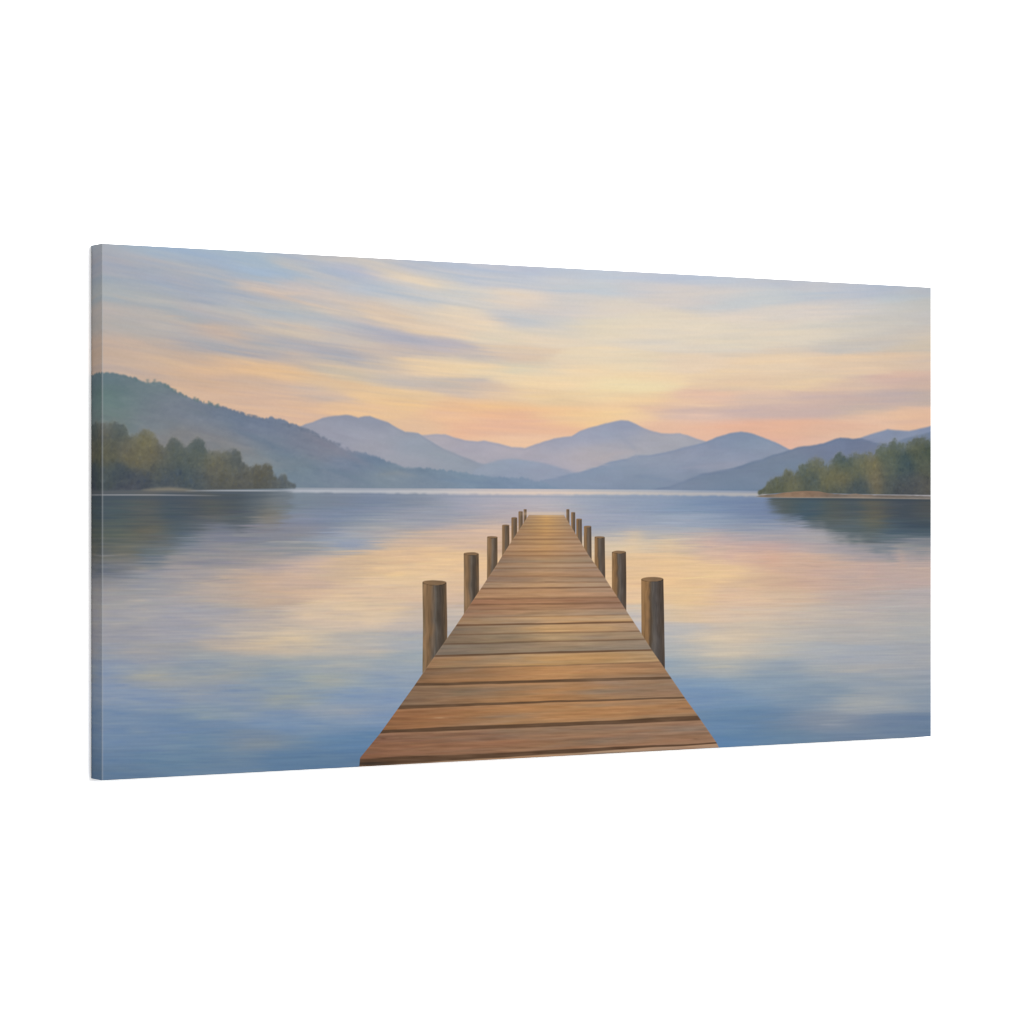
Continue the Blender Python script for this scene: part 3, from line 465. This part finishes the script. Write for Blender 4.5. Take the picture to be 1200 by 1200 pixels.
# mooring posts: x0,x1,top, left bottom, right bottom
POSTS = [(613.6, 617.2, 596.6, 611.5, 606), (607.6, 612.8, 599, 621, 612.5), (599.3, 606.2, 606, 634, 624), (588.2, 596.8, 614.6, 651.5, 639), (570.6, 582.8, 628, 678.5, 661), (543.6, 561.2, 647, 718, 693.5), (495.4, 523.6, 679.5, 787, 748)]
POSTR = [(663.6, 667.2, 596.6, 608.5, 615), (669.2, 674, 600, 617.5, 624), (675.2, 681.8, 607.6, 628.5, 637), (684.1, 692.8, 616, 641.5, 653.5), (696.6, 708.6, 628, 661.5, 677.5), (716.8, 733.3, 645.3, 692, 714.5), (751.7, 777.8, 676, 743.5, 783)]
def post(img, p, right, k):
    x0, x1, top, bl, br = p; w = x1-x0
    n1_ = noise(3, 12, 700+k)*0.02*w
    # a little taper and lean as drawn
    lean = (0.03 if right else 0.02)*w*(Y-top)/max(bl-top, 1)
    a = (X-x0-n1_)/(w+lean)
    ell = .22*w
    tc = top+ell*.5+(.35*lattice(a*3.0, 0*a, 770+k) if w > 9 else 0)
    yt = tc-ell*.5*np.sqrt(np.clip(1-(2*a-1)**2, 0, 1))*.9
    bot_ = bl+(br-bl)*a+2.5
    e = .55
    m = sstep(-e/w, e/w, a)*(1-sstep(1-e/w, 1+e/w, a))*sstep(-e, e, Y-yt)*(1-sstep(-.7, .7, Y-bot_))
    if right: prof_x = [0, .12, .30, .38, .48, .62, .78, .92, 1]; cs = [(138, 108, 76), (146, 112, 76), (130, 100, 70), (92, 77, 63), (95, 88, 82), (87, 81, 78), (75, 67, 62), (80, 70, 63), (80, 66, 56)]
    else: prof_x = [0, .1, .28, .42, .52, .60, .72, .86, .95, 1]; cs = [(124, 104, 80), (136, 108, 80), (124, 98, 72), (106, 91, 77), (95, 88, 81), (82, 74, 66), (74, 65, 58), (84, 71, 58), (98, 78, 60), (106, 86, 66)]
    far = np.interp(w, [3, 8, 14, 26], [.50, .30, .12, 0.0])
    cs = np.array(cs, np.float32)*(1-far)+far*np.array((140, 112, 84), np.float32)
    ac = np.clip(a+.06*lattice(X/9, Y/16, 720+k)+.04*lattice(X/5, Y/7, 721+k), 0, 1)
    c = np.stack([np.interp(ac, prof_x, cs[:, j]) for j in range(3)], -1)
    c = c*(1+.07*lattice((X+1.5*lattice(X/8, Y/14, 741+k))/1.3, Y/30, 740+k)+.08*lattice(X/3, Y/22, 742+k)+.05*lattice(X/1.2, Y/9, 743+k))[..., None]
    # top cut: lighter ellipse with a darker rim
    q = ((2*a-1)**2+((Y-tc)/(ell*.5+.01))**2)
    tm = 1-sstep(.80, 1.05, q)
    topc = np.array((136, 108, 80), np.float32)*(1+.06*fbm(160, 160, 760+k, 2))[..., None]
    c = c*(1-tm[..., None]*.85)+topc*tm[..., None]*.85
    if w > 9: c = c*(1-(np.exp(-((q-1.0)/.18)**2)*(Y > tc)*.25)[..., None])
    img *= (1-m[..., None]); img += m[..., None]*c
    # pale gleam of water right beside the post
    return img
for k, p in enumerate(POSTS): img = post(img, p, False, k)
for k, p in enumerate(POSTR): img = post(img, p, True, 20+k)

deck = np.zeros_like(img); idx = np.zeros(Y.shape, int); gap = np.zeros_like(Y); lip = np.zeros_like(Y)
wob = .5*fbm(14, 3, 520, 2)
for i, (yl, yr_, tl, tc, tr, st) in enumerate(LINES):
    sc = np.interp(yl, [600, 700, 900], [.3, .8, 1.6])
    nn = fbm(12, 2, 530+i, 3)[3:4, :]
    yl_ = yl+(yr_-yl)*T+sc*.38*nn
    th = np.interp(T, [0, .5, 1], [tl, tc, tr])*(1+.25*fbm(16, 2, 560+i, 2)[3:4, :])
    idx += (Y < yl_).astype(int)
    g = 1-sstep(th*.75, th*1.15+.55, np.abs(Y-yl_))
    gap = np.maximum(gap, g*st)
    lip = np.maximum(lip, np.exp(-0.5*((Y-yl_-th-1.2)/.9)**2)*(st > .6)*np.interp(yl, [600, 720, 800], [.1, .3, .5]))
idx = np.clip(idx, 0, len(PLK)-1)
PA = np.array(PLK, np.float32)
t3 = np.clip(T, 0, 1)
wl = np.clip(1-2*t3, 0, 1)[..., None]; wr = np.clip(2*t3-1, 0, 1)[..., None]; wc = 1-wl-wr
deck = PA[idx, 0]*wl+PA[idx, 1]*wc+PA[idx, 2]*wr
# grain: long streaks per board and grey weathered patches
gshift = np.random.default_rng(8).uniform(-1, 1, (len(PLK),))
g1 = fbm(10, 420, 600, 2); g2 = fbm(26, 250, 610, 3); g3 = fbm(9, 70, 620, 3)
dep = np.interp(Y, [603, 700, 900], [.35, .8, 1.0])
deck *= (1+dep*(.045*g1+.06*g2))[..., None]
gm = np.clip(g3*.75+.05, 0, 1)*dep
deck = deck*(1-.5*gm[..., None])+.5*gm[..., None]*(deck.mean(2, keepdims=True)*np.array([1.03, 1.0, .95], np.float32))
om = np.clip(-g3*.5-.05, 0, 1)*dep
deck *= (1+om[..., None]*np.array([.07, .02, -.05], np.float32))
deck = deck*(1-lip[..., None]*.5)+lip[..., None]*.5*np.array([186, 150, 118], np.float32)
gcol = np.stack([np.interp(Y, [603, 700, 800, 900], v) for v in ([150, 120, 96, 88], [112, 88, 74, 66], [82, 66, 56, 50])], -1)
gcol = gcol*(1+.08*fbm(30, 200, 640, 2))[..., None]
deck = deck*(1-gap[..., None])+gcol*gap[..., None]
# dark end grain under the front board's left end; a knot or two; nail marks
for x, y, sx, sy, c, a in [(435, 895, 16, 1.8, (52, 44, 38), .8), (449, 865.5, 2.5, .7, (96, 66, 50), .7), (470, 864.5, 2, .6, (104, 74, 56), .5), (515, 841, 5, .6, (206, 168, 128), .6), (803, 830, 6, .8, (112, 82, 60), .6), (815, 866, 3, .8, (112, 84, 66), .5), (560, 812, 26, 4, (124, 108, 92), .45), (720, 800.5, 20, 2.5, (148, 130, 118), .5), (745, 812, 22, 5, (142, 118, 98), .4), (560, 791, 22, 2, (122, 96, 74), .4), (545, 776, 20, 1.5, (128, 108, 90), .4), (596, 747, 16, 2.0, (116, 102, 88), .5), (600, 756, 26, 3, (120, 108, 96), .4), (700, 747, 14, 2, (136, 122, 112), .45), (700, 736, 16, 2, (196, 158, 108), .4), (650, 724, 24, 2.5, (204, 158, 108), .4), (690, 857, 34, 4, (140, 112, 90), .45), (580, 868, 30, 5, (146, 100, 76), .35)]:
    mix(deck, c, np.exp(-0.5*(((X-x)/sx)**2+((Y-y+.045*(X-x)*0)/sy)**2))*a)
dm = sstep(-.6, .6, X-XL)*(1-sstep(-.6, .6, X-XR))*sstep(602.6, 604.2, Y)
deck += (5.0*lattice(X/70, Y/1.7, 653)*np.interp(Y, [603, 640, 720, 780], [.6, 1, 1, .5])+3.0*lattice(X/14, Y/2.4, 654))[..., None]*np.array((1.0, .95, .9), np.float32)
deck += (dep*(6.0*lattice(X/26, Y/1.1, 651)+4.0*lattice(X/9, Y/.8, 652)))[..., None]*np.array((1.1, 1, .85), np.float32)
deck = brush(deck, 5200, 10, 42, .6, 1.3, .26, .026, lambda cx, cy: 0.0, (dm > .5).astype(np.float32)*(gap < .25), 12)
img = img*(1-dm[..., None])+deck*dm[..., None]
# glow at the far end, thin light left edge
mix(img, (214, 190, 166), np.exp(-0.5*((Y-602)/1.6)**2)*sstep(606, 622, X)*(1-sstep(655, 668, X))*(1-dm)*.6)
mix(img, (206, 172, 138), np.exp(-0.5*((X-XL-.3)/.7)**2)*(Y > 606)*(Y < 800)*.07)
mix(img, (200, 170, 140), np.exp(-0.5*((X-XR+.3)/.7)**2)*(Y > 606)*(Y < 870)*.06)

# ------------------------------------------------------------------ finish: soft print
img = np.clip(img, 8, 250)
img = img+.45*(img-blur(img, 1))
img = img*(1+.006*fbm(500, 300, 900, 1))[..., None]
srgb = np.clip(img/255, 0, 1)
lin = np.where(srgb <= .04045, srgb/12.92, ((srgb+.055)/1.055)**2.4).astype(np.float32)

def ink(s, h):
    """ink colour (linear) at canvas coordinates, mirrored past the folds"""
    s = np.where(s < 0, -s, s); s = np.where(s > 2, 4-s, s)
    h = np.where(h > .5, 1-h, h); h = np.where(h < -.5, -1-h, h)
    x = np.clip(s/2*NW-.5, 0, NW-1.001); y = np.clip((.5-h)*NH-.5, 0, NH-1.001)
    i = x.astype(int); j = y.astype(int); fx = (x-i)[..., None]; fy = (y-j)[..., None]
    return (lin[j, i]*(1-fx)+lin[j, i+1]*fx)*(1-fy)+(lin[j+1, i]*(1-fx)+lin[j+1, i+1]*fx)*fy

# =================================================================== SCENE
scene = bpy.context.scene
col = scene.collection
PRINT_GAIN = 1.0/EXPO

def nodes(name):
    m = bpy.data.materials.new(name); m.use_nodes = True
    nt = m.node_tree
    return m, nt, nt.nodes['Principled BSDF']
def cloth_material():
    m, nt, b = nodes('printed canvas cloth')
    at = nt.nodes.new('ShaderNodeAttribute'); at.attribute_name = 'ink'
    tc = nt.nodes.new('ShaderNodeTexCoord')
    weave = []
    for axis in ('X', 'Z'):                                   # the cloth's weave, warp and weft
        w = nt.nodes.new('ShaderNodeTexWave'); w.bands_direction = axis; w.wave_type = 'BANDS'
        w.inputs['Scale'].default_value = 300; w.inputs['Distortion'].default_value = .6
        w.inputs['Detail'].default_value = 1
        nt.links.new(tc.outputs['Object'], w.inputs['Vector']); weave.append(w)
    mx = nt.nodes.new('ShaderNodeMath'); mx.operation = 'MAXIMUM'
    nt.links.new(weave[0].outputs['Fac'], mx.inputs[0]); nt.links.new(weave[1].outputs['Fac'], mx.inputs[1])
    bp = nt.nodes.new('ShaderNodeBump'); bp.inputs['Strength'].default_value = .05; bp.inputs['Distance'].default_value = .0003
    nt.links.new(mx.outputs[0], bp.inputs['Height'])
    nt.links.new(bp.outputs['Normal'], b.inputs['Normal'])
    nt.links.new(at.outputs['Color'], b.inputs['Base Color'])
    b.inputs['Roughness'].default_value = .85
    b.inputs['Specular IOR Level'].default_value = 0.0
    return m
def wall_material():
    m, nt, b = nodes('white painted wall')
    tc = nt.nodes.new('ShaderNodeTexCoord')
    n = nt.nodes.new('ShaderNodeTexNoise'); n.inputs['Scale'].default_value = 90; n.inputs['Detail'].default_value = 4
    nt.links.new(tc.outputs['Object'], n.inputs['Vector'])
    r = nt.nodes.new('ShaderNodeValToRGB')
    r.color_ramp.elements[0].color = (.895, .895, .895, 1); r.color_ramp.elements[1].color = (.915, .915, .915, 1)
    nt.links.new(n.outputs['Fac'], r.inputs['Fac']); nt.links.new(r.outputs['Color'], b.inputs['Base Color'])
    b.inputs['Roughness'].default_value = .95; b.inputs['Specular IOR Level'].default_value = 0
    return m
CLOTH = cloth_material(); WALL = wall_material()

def grid_mesh(name, P, C, material, parent):
    """P (ny,nx,3) vertices, C (ny,nx,3) linear ink -> one mesh object"""
    ny, nx, _ = P.shape
    me = bpy.data.meshes.new(name)
    nv = nx*ny; nf = (nx-1)*(ny-1)
    me.vertices.add(nv); me.vertices.foreach_set('co', P.astype(np.float32).ravel())
    i = np.arange(nv, dtype=np.int32).reshape(ny, nx)
    q = np.stack([i[1:, :-1], i[1:, 1:], i[:-1, 1:], i[:-1, :-1]], -1).reshape(-1)
    me.loops.add(nf*4); me.loops.foreach_set('vertex_index', q)
    me.polygons.add(nf); me.polygons.foreach_set('loop_start', np.arange(0, nf*4, 4, dtype=np.int32))
    try: me.polygons.foreach_set('loop_total', np.full(nf, 4, np.int32))
    except Exception: pass
    me.polygons.foreach_set('use_smooth', np.ones(nf, bool))
    me.update(calc_edges=True)
    a = me.color_attributes.new('ink', 'FLOAT_COLOR', 'POINT')
    c4 = np.concatenate([C, np.ones(C.shape[:2]+(1,))], -1).astype(np.float32)
    a.data.foreach_set('color', c4.ravel())
    me.materials.append(material); me.validate()
    o = bpy.data.objects.new(name, me); col.objects.link(o); o.parent = parent
    return o

root = bpy.data.objects.new('canvas_print', None); col.objects.link(root)
root.location = (0, 0, HANG)
root['label'] = 'wide canvas print of a wooden jetty on a calm sunset lake, on white wall'
root['category'] = 'canvas print'

R = .0011                                                        # radius of the folded edge
r_ = np.array([0, .08, .22, .42, .68, 1.0])*R
def lines(n, size):
    a = np.linspace(0, size, n); a = a[(a > R*1.2) & (a < size-R*1.2)]
    return np.concatenate([r_, a, (size-r_)[::-1]])
gx = lines(NW+1, CW); gz = lines(NH+1, CH)[::-1]
GX, GZ = np.meshgrid(gx, gz)
dx = np.clip(R-np.minimum(GX, CW-GX), 0, R); dz = np.clip(R-np.minimum(GZ, CH-GZ), 0, R)
dd = np.minimum(np.sqrt(dx*dx+dz*dz), R)
GY = -CD+R-np.sqrt(np.clip(R*R-dd*dd, 0, None))
C = ink(GX/CH, GZ/CH-.5)
# highlight on the rounded left fold, painted into the ink colour
fold_highlight = np.exp(-0.5*((GX-.0006)/.0007)**2)
C = C*(1-.30*fold_highlight[..., None])+.30*fold_highlight[..., None]*np.array((.42, .44, .46))
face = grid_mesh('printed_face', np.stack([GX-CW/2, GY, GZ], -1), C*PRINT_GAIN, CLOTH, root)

def side(kind, label):
    t = np.concatenate([[0.0], np.linspace(.0008, CD-R-.0005, 40)])          # distance back from the fold
    if kind in ('left', 'right'):
        z = gz; TT, ZZ = np.meshgrid(t, z)
        d_ = np.sqrt(np.clip(np.minimum(ZZ, CH-ZZ), 0, None))*0
        s = -TT if kind == 'left' else 2*CH+TT
        Cc = ink(s/CH, ZZ/CH-.5)
        x = np.full_like(TT, -CW/2 if kind == 'left' else CW/2)
        P = np.stack([x, -CD+R+TT, ZZ], -1)
        if kind == 'left': P = P[:, ::-1]; Cc = Cc[:, ::-1]
    else:
        TT, XX = np.meshgrid(t, gx, indexing='ij')
        z = CH if kind == 'top' else 0.0
        Cc = ink(XX/CH, (z+(TT if kind == 'top' else -TT))/CH-.5)
        P = np.stack([XX-CW/2, -CD+R+TT, np.full_like(TT, z)], -1)
        if kind == 'top': P = P[::-1]; Cc = Cc[::-1]
    o = grid_mesh('wrapped_side', P, Cc*PRINT_GAIN, CLOTH, root)
    return o
for k in ('left', 'right', 'top', 'bottom'): side(k, k)

# white wall behind (overexposed in the photograph)
me = bpy.data.meshes.new('wall')
me.from_pydata([(-9, 0, -6), (14, 0, -6), (14, 0, 9), (-9, 0, 9), (-9, .12, -6), (14, .12, -6), (14, .12, 9), (-9, .12, 9)], [],
               [(0, 1, 2, 3), (5, 4, 7, 6), (4, 0, 3, 7), (1, 5, 6, 2), (3, 2, 6, 7), (4, 5, 1, 0)])
me.materials.append(WALL)
wall = bpy.data.objects.new('backdrop', me); col.objects.link(wall); wall['kind'] = 'structure'

# ------------------------------------------------------------------ light
w = bpy.data.worlds.new('World'); scene.world = w; w.use_nodes = True
bg = w.node_tree.nodes['Background']
bg.inputs['Color'].default_value = (1, 1, 1, 1); bg.inputs['Strength'].default_value = 1.12
L = bpy.data.lights.new('softbox', 'AREA'); L.shape = 'RECTANGLE'; L.size = 1.6; L.size_y = 1.6; L.energy = 515
lo = bpy.data.objects.new('softbox', L); col.objects.link(lo)
lo.location = (.5, -6.0, HANG+CH/2+.9)
from mathutils import Vector
lo.rotation_euler = (Vector((0, 0, HANG+CH/2))-lo.location).to_track_quat('-Z', 'Y').to_euler()

# ------------------------------------------------------------------ camera
cam = bpy.data.cameras.new('camera'); co = bpy.data.objects.new('camera', cam); col.objects.link(co)
cam.sensor_width = 36; cam.lens = 36*F_/1200; cam.clip_end = 100; cam.clip_start = .05
co.location = (-CW/2+(-2.20375)*CH, -CD-4.98605*CH, HANG+CH/2)
co.rotation_euler = (math.radians(90), 0, -math.atan2(UZ, UX))
scene.camera = co

scene.view_settings.view_transform = 'Standard'; scene.view_settings.look = 'None'
scene.view_settings.exposure = 0; scene.view_settings.gamma = 1
scene.view_settings.use_curve_mapping = False
scene.cycles.filter_width = 1.1
scene.render.resolution_x = 1024; scene.render.resolution_y = 1024
